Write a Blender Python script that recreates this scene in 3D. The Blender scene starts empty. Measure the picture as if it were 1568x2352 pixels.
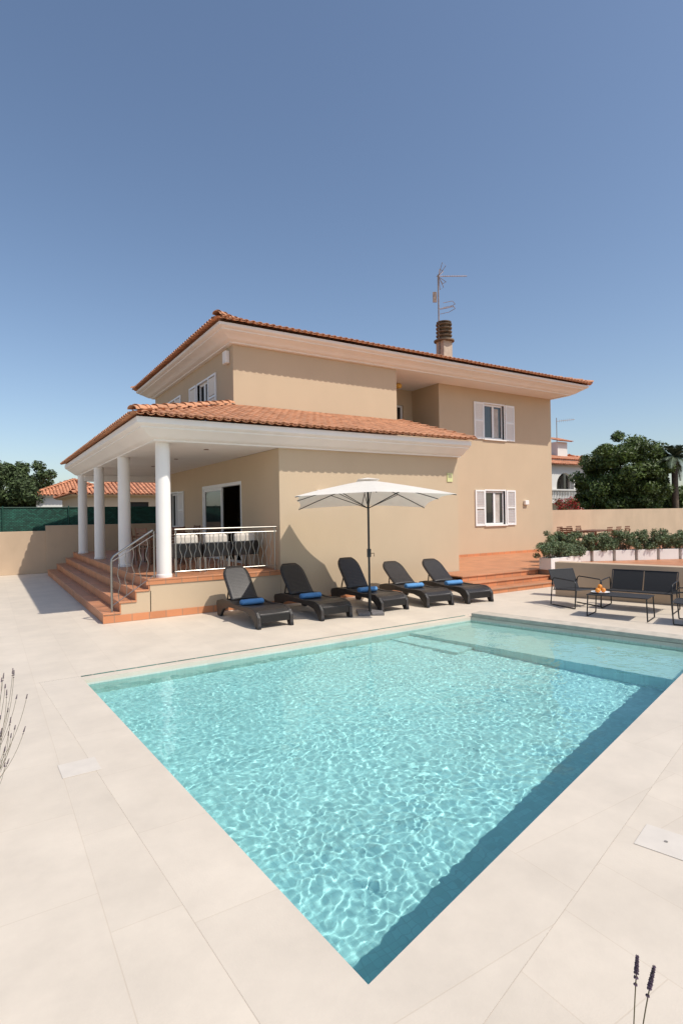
import bpy, math, random
import numpy as np
from mathutils import Vector, Matrix, noise
random.seed(7); rng=np.random.default_rng(7)
S=bpy.context.scene
COL=S.collection
# ---------------------------------------------------------------- helpers
MATS={}
def mat(name,col,rough=.8,var=.12,scale=3.0,bump=0.0,bscale=60.0,metal=0.0,island=0.0,spec=.5,trans=0.0,stain=0.0):
    if name in MATS: return MATS[name]
    m=bpy.data.materials.new(name); m.use_nodes=True; nt=m.node_tree; N=nt.nodes; L=nt.links
    b=N['Principled BSDF']; b.inputs['Roughness'].default_value=rough; b.inputs['Metallic'].default_value=metal
    b.inputs['Specular IOR Level'].default_value=spec
    tc=N.new('ShaderNodeTexCoord')
    n=N.new('ShaderNodeTexNoise'); n.inputs['Scale'].default_value=scale; n.inputs['Detail'].default_value=6
    L.new(tc.outputs['Object'],n.inputs['Vector'])
    r=N.new('ShaderNodeMapRange'); r.inputs['From Min'].default_value=.3; r.inputs['From Max'].default_value=.7
    r.inputs['To Min'].default_value=1-var; r.inputs['To Max'].default_value=1+var
    L.new(n.outputs['Fac'],r.inputs['Value'])
    src=r.outputs['Result']
    if stain>0:
        mp=N.new('ShaderNodeMapping'); mp.inputs['Scale'].default_value=(1.2,1.2,.6); L.new(tc.outputs['Object'],mp.inputs['Vector'])
        n5=N.new('ShaderNodeTexNoise'); n5.inputs['Scale'].default_value=1.4; n5.inputs['Detail'].default_value=7; L.new(mp.outputs['Vector'],n5.inputs['Vector'])
        r5=N.new('ShaderNodeMapRange'); r5.inputs['From Min'].default_value=.35; r5.inputs['From Max'].default_value=.7; r5.inputs['To Min'].default_value=1+stain*.3; r5.inputs['To Max'].default_value=1-stain
        L.new(n5.outputs['Fac'],r5.inputs['Value']); m5=N.new('ShaderNodeMath'); m5.operation='MULTIPLY'; L.new(src,m5.inputs[0]); L.new(r5.outputs['Result'],m5.inputs[1]); src=m5.outputs[0]
    if island>0:
        g=N.new('ShaderNodeNewGeometry'); r2=N.new('ShaderNodeMapRange')
        r2.inputs['To Min'].default_value=1-island; r2.inputs['To Max'].default_value=1+island
        L.new(g.outputs['Random Per Island'],r2.inputs['Value'])
        mu=N.new('ShaderNodeMath'); mu.operation='MULTIPLY'; L.new(src,mu.inputs[0]); L.new(r2.outputs['Result'],mu.inputs[1]); src=mu.outputs[0]
    vm=N.new('ShaderNodeVectorMath'); vm.operation='SCALE'; vm.inputs[0].default_value=col[:3]
    L.new(src,vm.inputs['Scale']); L.new(vm.outputs['Vector'],b.inputs['Base Color'])
    if bump>0:
        n2=N.new('ShaderNodeTexNoise'); n2.inputs['Scale'].default_value=bscale; n2.inputs['Detail'].default_value=4
        L.new(tc.outputs['Object'],n2.inputs['Vector'])
        bp=N.new('ShaderNodeBump'); bp.inputs['Strength'].default_value=bump; bp.inputs['Distance'].default_value=.01
        L.new(n2.outputs['Fac'],bp.inputs['Height']); L.new(bp.outputs['Normal'],b.inputs['Normal'])
    if trans>0:
        t=N.new('ShaderNodeBsdfTranslucent'); L.new(vm.outputs['Vector'],t.inputs['Color'])
        mx=N.new('ShaderNodeMixShader'); mx.inputs[0].default_value=trans
        L.new(b.outputs[0],mx.inputs[1]); L.new(t.outputs[0],mx.inputs[2]); L.new(mx.outputs[0],N['Material Output'].inputs['Surface'])
    MATS[name]=m; return m
def tile_mat(name,col,mortar,bw,bh,rot=0,ms=.004,offset=.5,rough=.6,var=.06,nvar=.08,freq=2,plane='XY'):
    m=bpy.data.materials.new(name); m.use_nodes=True; nt=m.node_tree; N=nt.nodes; L=nt.links
    b=N['Principled BSDF']; b.inputs['Roughness'].default_value=rough
    tc=N.new('ShaderNodeTexCoord'); mp=N.new('ShaderNodeMapping')
    mp.inputs['Rotation'].default_value=(math.radians(90) if plane=='XZ' else 0,math.radians(90) if plane=='YZ' else 0,rot)
    L.new(tc.outputs['Object'],mp.inputs['Vector'])
    br=N.new('ShaderNodeTexBrick'); br.offset=offset; br.offset_frequency=freq
    br.inputs['Scale'].default_value=1; br.inputs['Brick Width'].default_value=bw; br.inputs['Row Height'].default_value=bh
    br.inputs['Mortar Size'].default_value=ms; br.inputs['Mortar Smooth'].default_value=.3
    c=Vector(col[:3]); br.inputs['Color1'].default_value=(*(c*(1-var)),1); br.inputs['Color2'].default_value=(*(c*(1+var)),1)
    br.inputs['Mortar'].default_value=mortar
    L.new(mp.outputs['Vector'],br.inputs['Vector'])
    n=N.new('ShaderNodeTexNoise'); n.inputs['Scale'].default_value=1.6; n.inputs['Detail'].default_value=9; n.inputs['Roughness'].default_value=.68
    L.new(tc.outputs['Object'],n.inputs['Vector'])
    r=N.new('ShaderNodeMapRange'); r.inputs['From Min'].default_value=.3; r.inputs['From Max'].default_value=.7
    r.inputs['To Min'].default_value=1-nvar; r.inputs['To Max'].default_value=1+nvar*.6; L.new(n.outputs['Fac'],r.inputs['Value'])
    vm=N.new('ShaderNodeVectorMath'); vm.operation='SCALE'; L.new(br.outputs['Color'],vm.inputs[0]); L.new(r.outputs['Result'],vm.inputs['Scale'])
    L.new(vm.outputs['Vector'],b.inputs['Base Color'])
    n2=N.new('ShaderNodeTexNoise'); n2.inputs['Scale'].default_value=90; L.new(tc.outputs['Object'],n2.inputs['Vector'])
    a=N.new('ShaderNodeMath'); a.operation='MULTIPLY_ADD'; L.new(br.outputs['Fac'],a.inputs[0]); a.inputs[1].default_value=-1.0; L.new(n2.outputs['Fac'],a.inputs[2])
    bp=N.new('ShaderNodeBump'); bp.inputs['Strength'].default_value=.2; bp.inputs['Distance'].default_value=.003
    L.new(a.outputs[0],bp.inputs['Height']); L.new(bp.outputs['Normal'],b.inputs['Normal'])
    return m
class MB:
    def __init__(s): s.v=[]; s.f=[]; s.m=[]
    def add(s,vs,fs,m=0):
        o=len(s.v); s.v+= [tuple(x) for x in vs]; s.f+=[tuple(i+o for i in f) for f in fs]; s.m+=[m]*len(fs); return s
    def box(s,x0,x1,y0,y1,z0,z1,m=0,M=None):
        vs=[(x0,y0,z0),(x1,y0,z0),(x1,y1,z0),(x0,y1,z0),(x0,y0,z1),(x1,y0,z1),(x1,y1,z1),(x0,y1,z1)]
        if M is not None: vs=[M@Vector(v) for v in vs]
        return s.add(vs,[(0,3,2,1),(4,5,6,7),(0,1,5,4),(1,2,6,5),(2,3,7,6),(3,0,4,7)],m)
    def prism(s,poly,z0,z1,m=0):
        n=len(poly); vs=[(x,y,z0) for x,y in poly]+[(x,y,z1) for x,y in poly]
        return s.add(vs,[tuple(range(n-1,-1,-1)),tuple(range(n,2*n))]+[(i,(i+1)%n,n+(i+1)%n,n+i) for i in range(n)],m)
    def tube(s,pts,r,n=8,m=0,closed=False):
        pts=[Vector(p) for p in pts]; k=len(pts); rs=r if isinstance(r,(list,tuple)) else [r]*k
        vs=[]; up=None
        for i,p in enumerate(pts):
            a=pts[i-1] if (i>0 or closed) else p; b=pts[(i+1)%k] if (i<k-1 or closed) else p
            t=(b-a).normalized()
            if up is None:
                up=Vector((0,0,1)) if abs(t.z)<.9 else Vector((1,0,0))
            x=t.cross(up); 
            if x.length<1e-4: x=t.cross(Vector((0,1,0)))
            x.normalize(); y=x.cross(t).normalized(); up=y
            for j in range(n):
                an=2*math.pi*j/n; vs.append(p+(x*math.cos(an)+y*math.sin(an))*rs[i])
        fs=[]
        for i in range(k if closed else k-1):
            for j in range(n):
                a=i*n+j; b=i*n+(j+1)%n; c=((i+1)%k)*n+(j+1)%n; d=((i+1)%k)*n+j; fs.append((a,b,c,d))
        if not closed: fs+= [tuple(range(n-1,-1,-1)),tuple((k-1)*n+j for j in range(n))]
        return s.add(vs,fs,m)
    def lathe(s,prof,c=(0,0,0),n=24,m=0):
        vs=[];fs=[]
        for r,z in prof:
            for j in range(n):
                a=2*math.pi*j/n; vs.append((c[0]+r*math.cos(a),c[1]+r*math.sin(a),c[2]+z))
        for i in range(len(prof)-1):
            for j in range(n): fs.append((i*n+j,i*n+(j+1)%n,(i+1)*n+(j+1)%n,(i+1)*n+j))
        fs+=[tuple(range(n-1,-1,-1)),tuple((len(prof)-1)*n+j for j in range(n))]
        return s.add(vs,fs,m)
    def build(s,name,mats,parent=None,world=False,smooth=False,bevel=0,recalc=True,loc=(0,0,0),rotz=0,auto=0):
        off=Vector((0,0,0))
        if world and parent is not None:
            off=Vector(parent.location)
            if parent.parent: off+=Vector(parent.parent.location)
        me=bpy.data.meshes.new(name); me.from_pydata([tuple(Vector(v)-off) for v in s.v],[],s.f)
        if not isinstance(mats,(list,tuple)): mats=[mats]
        for m_ in mats: me.materials.append(m_)
        me.polygons.foreach_set('material_index',s.m)
        if recalc:
            import bmesh
            bm=bmesh.new(); bm.from_mesh(me); bmesh.ops.recalc_face_normals(bm,faces=bm.faces); bm.to_mesh(me); bm.free()
        if smooth: me.polygons.foreach_set('use_smooth',[True]*len(me.polygons))
        if auto: 
            me.polygons.foreach_set('use_smooth',[True]*len(me.polygons)); me.set_sharp_from_angle(angle=math.radians(auto))
        me.update(); ob=bpy.data.objects.new(name,me); COL.objects.link(ob)
        ob.parent=parent; ob.location=loc; ob.rotation_euler=(0,0,rotz)
        if bevel:
            bv=ob.modifiers.new('edge','BEVEL'); bv.width=bevel; bv.segments=2; bv.limit_method='ANGLE'
        return ob
def thing(name,loc,label,cat,rotz=0,group=None):
    e=bpy.data.objects.new(name,None); COL.objects.link(e); e.location=loc; e.rotation_euler=(0,0,rotz); e.empty_display_size=.3
    e['label']=label; e['category']=cat
    if group: e['group']=group
    return e
def tag(o,label,cat,group=None):
    o['label']=label; o['category']=cat
    if group: o['group']=group
    return o
def struct(o): o['kind']='structure'; return o
# ---------------------------------------------------------------- materials
WALL=mat('wall_render',(.545,.42,.285,1),.9,.02,1.0,.2,40,stain=.03)
WALL2=mat('boundary_wall_render',(.54,.40,.275,1),.9,.05,1.0,.25,40,stain=.08)
WHITE=mat('white_paint',(.83,.80,.76,1),.7,.02,2,.05,50,stain=.03)
WHITEM=mat('white_lacquer',(.82,.82,.81,1),.4,.02,2)
TILE=mat('roof_clay_tile',(.52,.25,.135,1),.9,.12,9,.3,40,island=.15)
TERRA=tile_mat('terracotta_floor_tile',(.52,.225,.11),(.32,.20,.13,1),.30,.30,0,.006,0,.5,.10,.10)
TERRAX=tile_mat('terracotta_riser_tile',(.58,.235,.105),(.32,.2,.13,1),.30,.60,0,.008,0,.5,.10,.10,plane='XZ')
DECK=tile_mat('limestone_paving',(.655,.572,.468),(.605,.517,.412,1),.9,.45,math.radians(90),.003,.35,.55,.022,.11)
COPE=tile_mat('coping_paving',(.66,.577,.473),(.605,.517,.412,1),.9,1.9,math.radians(90),.003,.5,.5,.02,.11)
MORT=mat('joint_mortar',(.60,.51,.41,1),.9,.05)
CURB=mat('curb_stone',(.50,.45,.37,1),.7,.15,6,.2,50)
GLASS=mat('window_glass',(.02,.022,.024,1),.04,.0,1,spec=.9)
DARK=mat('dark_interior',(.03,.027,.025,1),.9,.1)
STEEL=mat('brushed_steel',(.36,.34,.31,1),.35,.03,20,metal=1.0)
BLACK=mat('black_metal',(.02,.02,.021,1),.4,.05)
HOLE=mat('grey_plastic',(.22,.20,.18,1),.6,.05)
FABRIC=mat('black_mesh_fabric',(.022,.022,.024,1),.8,.15,60,.3,300)
CUSH=mat('cream_cushion',(.62,.57,.50,1),.9,.06,8,.15,90)
CANV=mat('cream_canvas',(.80,.75,.68,1),.9,.03,6,.1,200,trans=.22)
BLUE=mat('blue_towel',(.11,.29,.56,1),.95,.15,50,.6,250)
WOODD=mat('teak_wood',(.16,.07,.035,1),.6,.3,12)
STONE=mat('grey_granite',(.16,.15,.15,1),.7,.3,60)
CONC=mat('chimney_concrete',(.46,.37,.29,1),.9,.15,6,.3,40)
RUST=mat('chimney_dark_ring',(.14,.10,.065,1),.8,.5,8,.3,50)
GALV=mat('galvanised_metal',(.28,.20,.16,1),.5,.3,20,metal=.4)
LEAF=mat('shrub_leaf',(.14,.19,.09,1),.55,.25,3,island=.5,trans=.2)
LEAFT=mat('tree_leaf',(.09,.13,.03,1),.5,.4,.8,island=.6,trans=.2)
LEAFP=mat('pine_needles',(.06,.09,.028,1),.7,.3,1,island=.5)
PALM=mat('palm_leaf',(.10,.13,.08,1),.5,.2,2,island=.4)
BARK=mat('bark',(.12,.085,.06,1),.9,.3,8,.6,30)
FLOWER=mat('bougainvillea_flower',(.45,.02,.03,1),.7,.2,3,island=.4,trans=.2)
LAVF=mat('lavender_flower',(.085,.055,.085,1),.8,.4,60,island=.4)
LAVS=mat('lavender_stem',(.14,.12,.065,1),.8,.3,20)
FENCE=tile_mat('green_screen_mesh',(.014,.095,.065),(.004,.03,.022,1),.10,.045,0,.010,.5,.8,.45,.35,plane='XZ')
POST=mat('green_post',(.01,.06,.04,1),.5,.1)
SOIL=mat('dry_ground',(.20,.16,.10,1),.95,.3,.3,.3,5)
WHITEP=mat('white_planter',(.75,.72,.68,1),.6,.04)
SIGNY=mat('yellow_sign',(.62,.62,.30,1),.5,.05,5)
LAMP=mat('amber_glass',(.75,.45,.10,1),.3,.05)
ORANGE=mat('orange_peel',(.75,.26,.03,1),.5,.1,20,.3,200)
LEMON=mat('lemon_peel',(.70,.55,.12,1),.5,.1,20,.3,200)
LID=mat('skimmer_plastic',(.655,.59,.51,1),.5,.05,8)
NEIGH=mat('neighbour_white_render',(.68,.66,.62,1),.9,.04,1)
NEIGHC=mat('neighbour_cream_render',(.60,.47,.33,1),.9,.04,1)
TILEN=mat('neighbour_clay_tile',(.55,.24,.13,1),.85,.2,5,island=.2)
def wicker():
    m=bpy.data.materials.new('brown_woven_resin'); m.use_nodes=True; N=m.node_tree.nodes; L=m.node_tree.links; b=N['Principled BSDF']
    tc=N.new('ShaderNodeTexCoord'); br=N.new('ShaderNodeTexBrick'); br.inputs['Scale'].default_value=1; br.inputs['Brick Width'].default_value=.05; br.inputs['Row Height'].default_value=.022
    br.inputs['Mortar Size'].default_value=.005; br.inputs['Color1'].default_value=(.035,.031,.030,1); br.inputs['Color2'].default_value=(.055,.048,.045,1); br.inputs['Mortar'].default_value=(.006,.005,.005,1)
    L.new(tc.outputs['Object'],br.inputs['Vector']); L.new(br.outputs['Color'],b.inputs['Base Color']); b.inputs['Roughness'].default_value=.42
    bp=N.new('ShaderNodeBump'); bp.invert=True; bp.inputs['Distance'].default_value=.004; bp.inputs['Strength'].default_value=.8
    L.new(br.outputs['Fac'],bp.inputs['Height']); L.new(bp.outputs['Normal'],b.inputs['Normal']); return m
WICK=wicker()
# ---------------------------------------------------------------- camera, light, sky
cam=bpy.data.cameras.new('camera'); co=bpy.data.objects.new('camera',cam); COL.objects.link(co); S.camera=co
cam.sensor_fit='HORIZONTAL'; cam.sensor_width=24; cam.lens=1297/1568*24; cam.clip_end=3000; cam.clip_start=.05
co.matrix_world=Matrix.Translation((0,0,1.85))@Matrix.Rotation(math.radians(-32.25),4,'Z')@Matrix.Rotation(math.radians(90.22),4,'X')@Matrix.Rotation(-.016,4,'Z')
T=Vector((.5,-1,1.5)).normalized()
sl=bpy.data.lights.new('sun','SUN'); so=bpy.data.objects.new('sun',sl); COL.objects.link(so); sl.energy=4.0; sl.angle=math.radians(.5); sl.color=(1,.935,.84)
so.rotation_euler=T.to_track_quat('Z','Y').to_euler(); so.location=(5,-10,15)
w=bpy.data.worlds.new('World'); S.world=w; w.use_nodes=True; wn=w.node_tree.nodes; wl=w.node_tree.links
sk=wn.new('ShaderNodeTexSky'); sk.sky_type='NISHITA'; sk.sun_disc=False; sk.sun_elevation=math.asin(T.z); sk.sun_rotation=math.atan2(T.x,T.y)
sk.air_density=1.0; sk.dust_density=1.2; sk.ozone_density=1.0
tn=wn.new('ShaderNodeVectorMath'); tn.operation='MULTIPLY'; tn.inputs[1].default_value=(.97,.975,.985)
wl.new(sk.outputs[0],tn.inputs[0]); wl.new(tn.outputs['Vector'],wn['Background'].inputs['Color']); wn['Background'].inputs['Strength'].default_value=.145
S.view_settings.view_transform='Standard'; S.view_settings.look='None'; S.view_settings.exposure=0
# ---------------------------------------------------------------- pool + deck
P1=Vector((1.25,1.84)); P4=Vector((8.09,3.76)); P3=Vector((7.22,7.22)); P2=Vector((.93,7.06))
def off_poly(P,ds):
    n=len(P); out=[]
    lines=[]
    for i in range(n):
        a,b=P[i],P[(i+1)%n]; d=(b-a).normalized(); nn=Vector((d.y,-d.x)); lines.append((a+nn*ds[i],d))
    for i in range(n):
        (p,d),(q,e)=lines[i-1],lines[i]
        t=((q-p).x*e.y-(q-p).y*e.x)/(d.x*e.y-d.y*e.x); out.append(p+d*t)
    return out
pool=[P1,P4,P3,P2]
cop=off_poly(pool,[.42,.30,.18,.42]); cop2=off_poly(pool,[.4235,.3035,.1835,.4235])
def ring(mb,inner,outer,z):
    n=len(inner); vs=[(p.x,p.y,z) for p in inner]+[(p.x,p.y,z) for p in outer]
    mb.add(vs,[(i,n+i,n+(i+1)%n,(i+1)%n) for i in range(n)])
outer=[Vector((-14,-9)),Vector((24,-9)),Vector((24,22)),Vector((-14,22))]
mb=MB(); ring(mb,cop2,outer,0)
struct(mb.build('pool_deck',DECK))
far=[Vector((-900,-900)),Vector((900,-900)),Vector((900,900)),Vector((-900,900))]
mb=MB(); ring(mb,outer,far,-.02); struct(mb.build('ground',SOIL))
SP=thing('swimming_pool',(4.3,4.8,0),'swimming pool with pale mosaic lining and stone coping','swimming pool')
mb=MB(); n=4
inn=[(p.x,p.y) for p in pool]; ou=[(p.x,p.y) for p in cop]
vs=[(x,y,0) for x,y in inn]+[(x,y,0) for x,y in ou]+[(x,y,-.045) for x,y in inn]
fs=[]
for i in range(4):
    j=(i+1)%4
    fs+=[(i,4+i,4+j,j),(i,j,8+j,8+i)]
mb.add(vs,fs); mb.build('coping',COPE,SP,world=True,recalc=False)
mb=MB(); ring(mb,cop,cop2,-.0008); mb.build('coping_joint',MORT,SP,world=True)
d=(P3-P4).normalized(); nn=Vector((-d.y,d.x))*-1
a0=P4-d*.3; a1=P3+d*.0
q=[a0+nn*0,a1+nn*0,a1+nn*.30,a0+nn*.30]
mb=MB(); mb.prism([(p.x,p.y) for p in q],.004,.07); 
mb.build('curb',CURB,SP,world=True,bevel=.008)
d2=(P3-P2).normalized(); n2=Vector((-d2.y,d2.x))
a=P2+n2*.145; b=P3+n2*.145
mb=MB()
mb.prism([(p.x,p.y) for p in (a,b,b+n2*.025,a+n2*.025)],.002,.006)
SLOT=tile_mat('teal_slot_mosaic',(.05,.17,.14),(.3,.3,.25,1),.25,.5,0,.012,0,.4,.3,.1)
mb.build('overflow_strip',SLOT,SP,world=True)
def mosaic(name,col,var=.1):
    return tile_mat(name,col,tuple(c*.9 for c in col)+(1,),.05,.05,0,.003,0,.35,var,.08)
FLOORM=mosaic('aqua_mosaic',(.58,.75,.725),.08); WALLM=mosaic('teal_mosaic',(.26,.62,.65),.08); SHELF=mosaic('pale_mosaic',(.70,.74,.67),.05); WALLP=mosaic('pale_wall_mosaic',(.60,.64,.56),.04); RISE=mosaic('ledge_mosaic',(.44,.68,.66),.05)
mb=MB()
zb=[-.78,-.68,-.44,-.46]
vs=[(p.x,p.y,-.045) for p in pool]+[(p.x,p.y,zb[i]) for i,p in enumerate(pool)]
mb.add(vs,[(4,5,6),(4,6,7)],0); mb.add(vs,[(0,1,5,4),(3,0,4,7)],1); mb.add(vs,[(1,2,6,5)],2); mb.add(vs,[(2,3,7,6)],2)
basin=mb.build('basin',[FLOORM,WALLM,WALLP],SP,world=True,recalc=False)
e=.004
def inpt(s,off):
    base=P3+(P4-P3)*s; return base-nn*off
A=P3-nn*e-d*e; B=P4-nn*e+d*e
C=inpt(1,1.5)+Vector((0,-.30)); D=inpt(0,1.45)
t=(C.x-P1.x)/(P4.x-P1.x); C.y=P1.y+(P4.y-P1.y)*t+.01
t=(D.x-P2.x)/(P3.x-P2.x); D.y=P2.y+(P3.y-P2.y)*t-.01
mb=MB(); mb.prism([(p.x,p.y) for p in (A,D,C,B)],-1.0,-.20)
mb.m=[1,0,1,1,1,1]
mb.build('tanning_ledge',[SHELF,RISE],SP,world=True)
E=D+(C-D)*.30; n3=Vector((-1,-.25)).normalized()*.42
mb=MB(); F=D+n3; t=(F.x-P2.x)/(P3.x-P2.x); F.y=P2.y+(P3.y-P2.y)*t-.01
mb.prism([(p.x,p.y) for p in (D+Vector((-.003,0)),F,E+n3,E+Vector((-.003,0)))],-1.0,-.38); mb.build('entry_step',[FLOORM],SP,world=True)
# water
nx,ny=640,500; me=bpy.data.meshes.new('water'); V=[]
wp=off_poly(pool,[.012]*4)
for j in range(ny+1):
    for i in range(nx+1):
        s=i/nx; t=j/ny
        p=(wp[0]*(1-s)+wp[1]*s)*(1-t)+(wp[3]*(1-s)+wp[2]*s)*t
        q=Vector((p.x,p.y,0))
        q2=q+noise.noise_vector(q*2.2)*.08
        h=.0030*noise.noise(q2*3.4+Vector((3,1,.5)))+.0017*noise.noise(q2*8.0+Vector((7,2,1.5)))+.0014*noise.noise(q2*15+Vector((1,5,2.5)))+.0007*noise.noise(q2*27+Vector((9,5,4.5)))
        V.append((p.x,p.y,-.065+h))
Fc=[(j*(nx+1)+i,j*(nx+1)+i+1,(j+1)*(nx+1)+i+1,(j+1)*(nx+1)+i) for j in range(ny) for i in range(nx)]
me.from_pydata(V,[],Fc); me.polygons.foreach_set('use_smooth',[True]*len(Fc)); me.update()
WM=bpy.data.materials.new('pool_water'); WM.use_nodes=True; N=WM.node_tree.nodes; N.remove(N['Principled BSDF'])
g=N.new('ShaderNodeBsdfGlass'); g.inputs['IOR'].default_value=1.33; g.inputs['Roughness'].default_value=0; g.inputs['Color'].default_value=(.79,.985,.995,1)
WM.node_tree.links.new(g.outputs[0],N['Material Output'].inputs['Surface']); me.materials.append(WM)
wat=bpy.data.objects.new('water',me); COL.objects.link(wat); struct(wat)
wat.cycles.is_caustics_caster=True
for o in SP.children: o.cycles.is_caustics_receiver=True
sl.cycles.is_caustics_light=True
for k_,(x,y,rz) in enumerate(((.57,4.6,.03),(3.17,1.71,.27))):
    t_=thing('skimmer_lid',(x,y,0),'square pale plastic skimmer lid set in the paving','skimmer lid',rz,'skimmer lids in the deck')
    MB().box(-.13,.13,-.13,.13,.001,.004).build('lid',LID,t_,bevel=.0015)
    if k_: MB().lathe([(.010,.0045),(.010,.006)],n=16).build('finger_hole',HOLE,t_)
# ---------------------------------------------------------------- HOUSE
H=thing('house',(10,15,0),'two storey beige villa with terracotta roof, columned porch and shutters','house')
u0,u1,uw,ur=5.149,10.16,12.47,18.06
vf,vu,vw,vr,vb=10.55,13.0,13.75,15.1,20.4
ZT=6.05; ZL=3.24; ZP=.72; VE=20.5
def wall(mb,axis,pos,a0,a1,z0,z1,holes=(),t=.28,sgn=1):
    def P(a,z,dep): return (a,pos+sgn*dep,z) if axis=='v' else (pos+sgn*dep,a,z)
    A=sorted({a0,a1,*[h[0] for h in holes],*[h[1] for h in holes]}); Z=sorted({z0,z1,*[h[2] for h in holes],*[h[3] for h in holes]})
    for i in range(len(A)-1):
        for k in range(len(Z)-1):
            ca,cz=(A[i]+A[i+1])/2,(Z[k]+Z[k+1])/2
            if any(h[0]<ca<h[1] and h[2]<cz<h[3] for h in holes): continue
            for dep in (0,t): mb.add([P(A[i],Z[k],dep),P(A[i+1],Z[k],dep),P(A[i+1],Z[k+1],dep),P(A[i],Z[k+1],dep)],[(0,1,2,3)])
    for h in holes:
        b=[(h[0],h[2]),(h[1],h[2]),(h[1],h[3]),(h[0],h[3])]
        for i in range(4):
            (x,z),(x2,z2)=b[i],b[(i+1)%4]; mb.add([P(x,z,0),P(x2,z2,0),P(x2,z2,t),P(x,z,t)],[(0,1,2,3)])
mb=MB()
wall(mb,'v',vf,u0,u1,0,ZL+.1)
wall(mb,'u',u0,vf,vb,0,ZL,[(12.6,15.45,ZP,2.68),(17.8,18.7,1.5,2.6)])
wall(mb,'v',vu,u0,u1,3.3,ZT+.02)
wall(mb,'u',u0,vu,vb,ZL,ZT+.02,[(14.82,15.73,4.45,5.57),(17.95,18.86,4.45,5.57)])
wall(mb,'u',u1,vu,vr,3.3,ZT+.02,sgn=-1)
wall(mb,'v',vr,u1,uw,3.3,ZT+.02,[(11.1,12.07,3.55,5.52)])
wall(mb,'u',uw,vw,vr,3.3,ZT+.02)
wall(mb,'v',vw,u1,uw,0,4.42)
wall(mb,'v',vw,uw,ur,0,ZT+.02,[(14.53,15.49,1.40,2.57),(14.53,15.49,4.37,5.57)])
wall(mb,'u',u1,vf,vw,0,3.34,sgn=-1)
wall(mb,'u',ur,vw,vb,0,ZT+.02,sgn=-1)
wall(mb,'v',vb,u0,ur,0,ZT+.02,sgn=-1)
mb.build('wall',WALL,H,world=True,recalc=False)
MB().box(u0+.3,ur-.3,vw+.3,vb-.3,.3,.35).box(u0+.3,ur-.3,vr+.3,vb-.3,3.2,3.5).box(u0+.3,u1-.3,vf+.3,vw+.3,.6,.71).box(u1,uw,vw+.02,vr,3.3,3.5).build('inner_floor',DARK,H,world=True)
MB().box(u1+.01,uw-.01,vw-.04,vw+.32,4.42,4.47).build('parapet_cap',WHITE,H,world=True,bevel=.01)
def sweep(path,prof,closed=False):
    mb=MB(); n=len(path); path=[Vector(p) for p in path]; rows=[]
    for i in range(n):
        if closed or 0<i<n-1:
            d0=(path[i]-path[i-1]).normalized(); d1=(path[(i+1)%n]-path[i]).normalized()
            n0=Vector((d0.y,-d0.x)); n1=Vector((d1.y,-d1.x)); m=(n0+n1); m=m/ m.dot(n0)
        else:
            dd=(path[1]-path[0]).normalized() if i==0 else (path[-1]-path[-2]).normalized(); m=Vector((dd.y,-dd.x))
        rows.append([(path[i].x+m.x*o,path[i].y+m.y*o,z) for o,z in prof])
    k=len(prof); vs=[p for r in rows for p in r]; fs=[]
    for i in range(n if closed else n-1):
        j=(i+1)%n
        for q in range(k-1): fs.append((i*k+q,j*k+q,j*k+q+1,i*k+q+1))
    if not closed: fs+=[tuple(range(k)),tuple((n-1)*k+q for q in range(k))]
    mb.add(vs,fs); return mb
def cprof(z,o=.56,h=.32):
    return [(-.03,z),(.10*o/.56,z),(.10*o/.56,z+.025),(.17*o/.56,z+.04),(.22*o/.56,z+.07),(.33*o/.56,z+.15),(.41*o/.56,z+.19),(.41*o/.56,z+.21),(.455*o/.56,z+.225),(.50*o/.56,z+.26),(.50*o/.56,z+h),(-.03,z+h)]
sweep([(u0,vu),(ur-.06,vu),(ur-.06,vb),(u0,vb)],cprof(ZT-.01,.6,.32),True).build('cornice',WHITE,H,world=True,auto=35)
MB().box(u0-.02,ur-.08,vu-.02,vb+.02,ZT,ZT+.05).build('soffit',WHITE,H,world=True)
up=2.70
sweep([(up,VE),(up,vf),(u1+.02,vf)],cprof(ZL,.53,.36)).build('cornice',WHITE,H,world=True,auto=35)
MB().box(up-.02,u0-.003,vf-.02,VE,ZL+.004,ZL+.08).box(u0-.003,u1+.02,vf-.02,vf-.003,ZL+.004,ZL+.08).build('porch_ceiling',WHITE,H,world=True)
MB().box(up+.02,u0-.004,19.75,20.05,3.05,ZL+.002).build('porch_beam',WHITE,H,world=True,bevel=.01)
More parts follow.
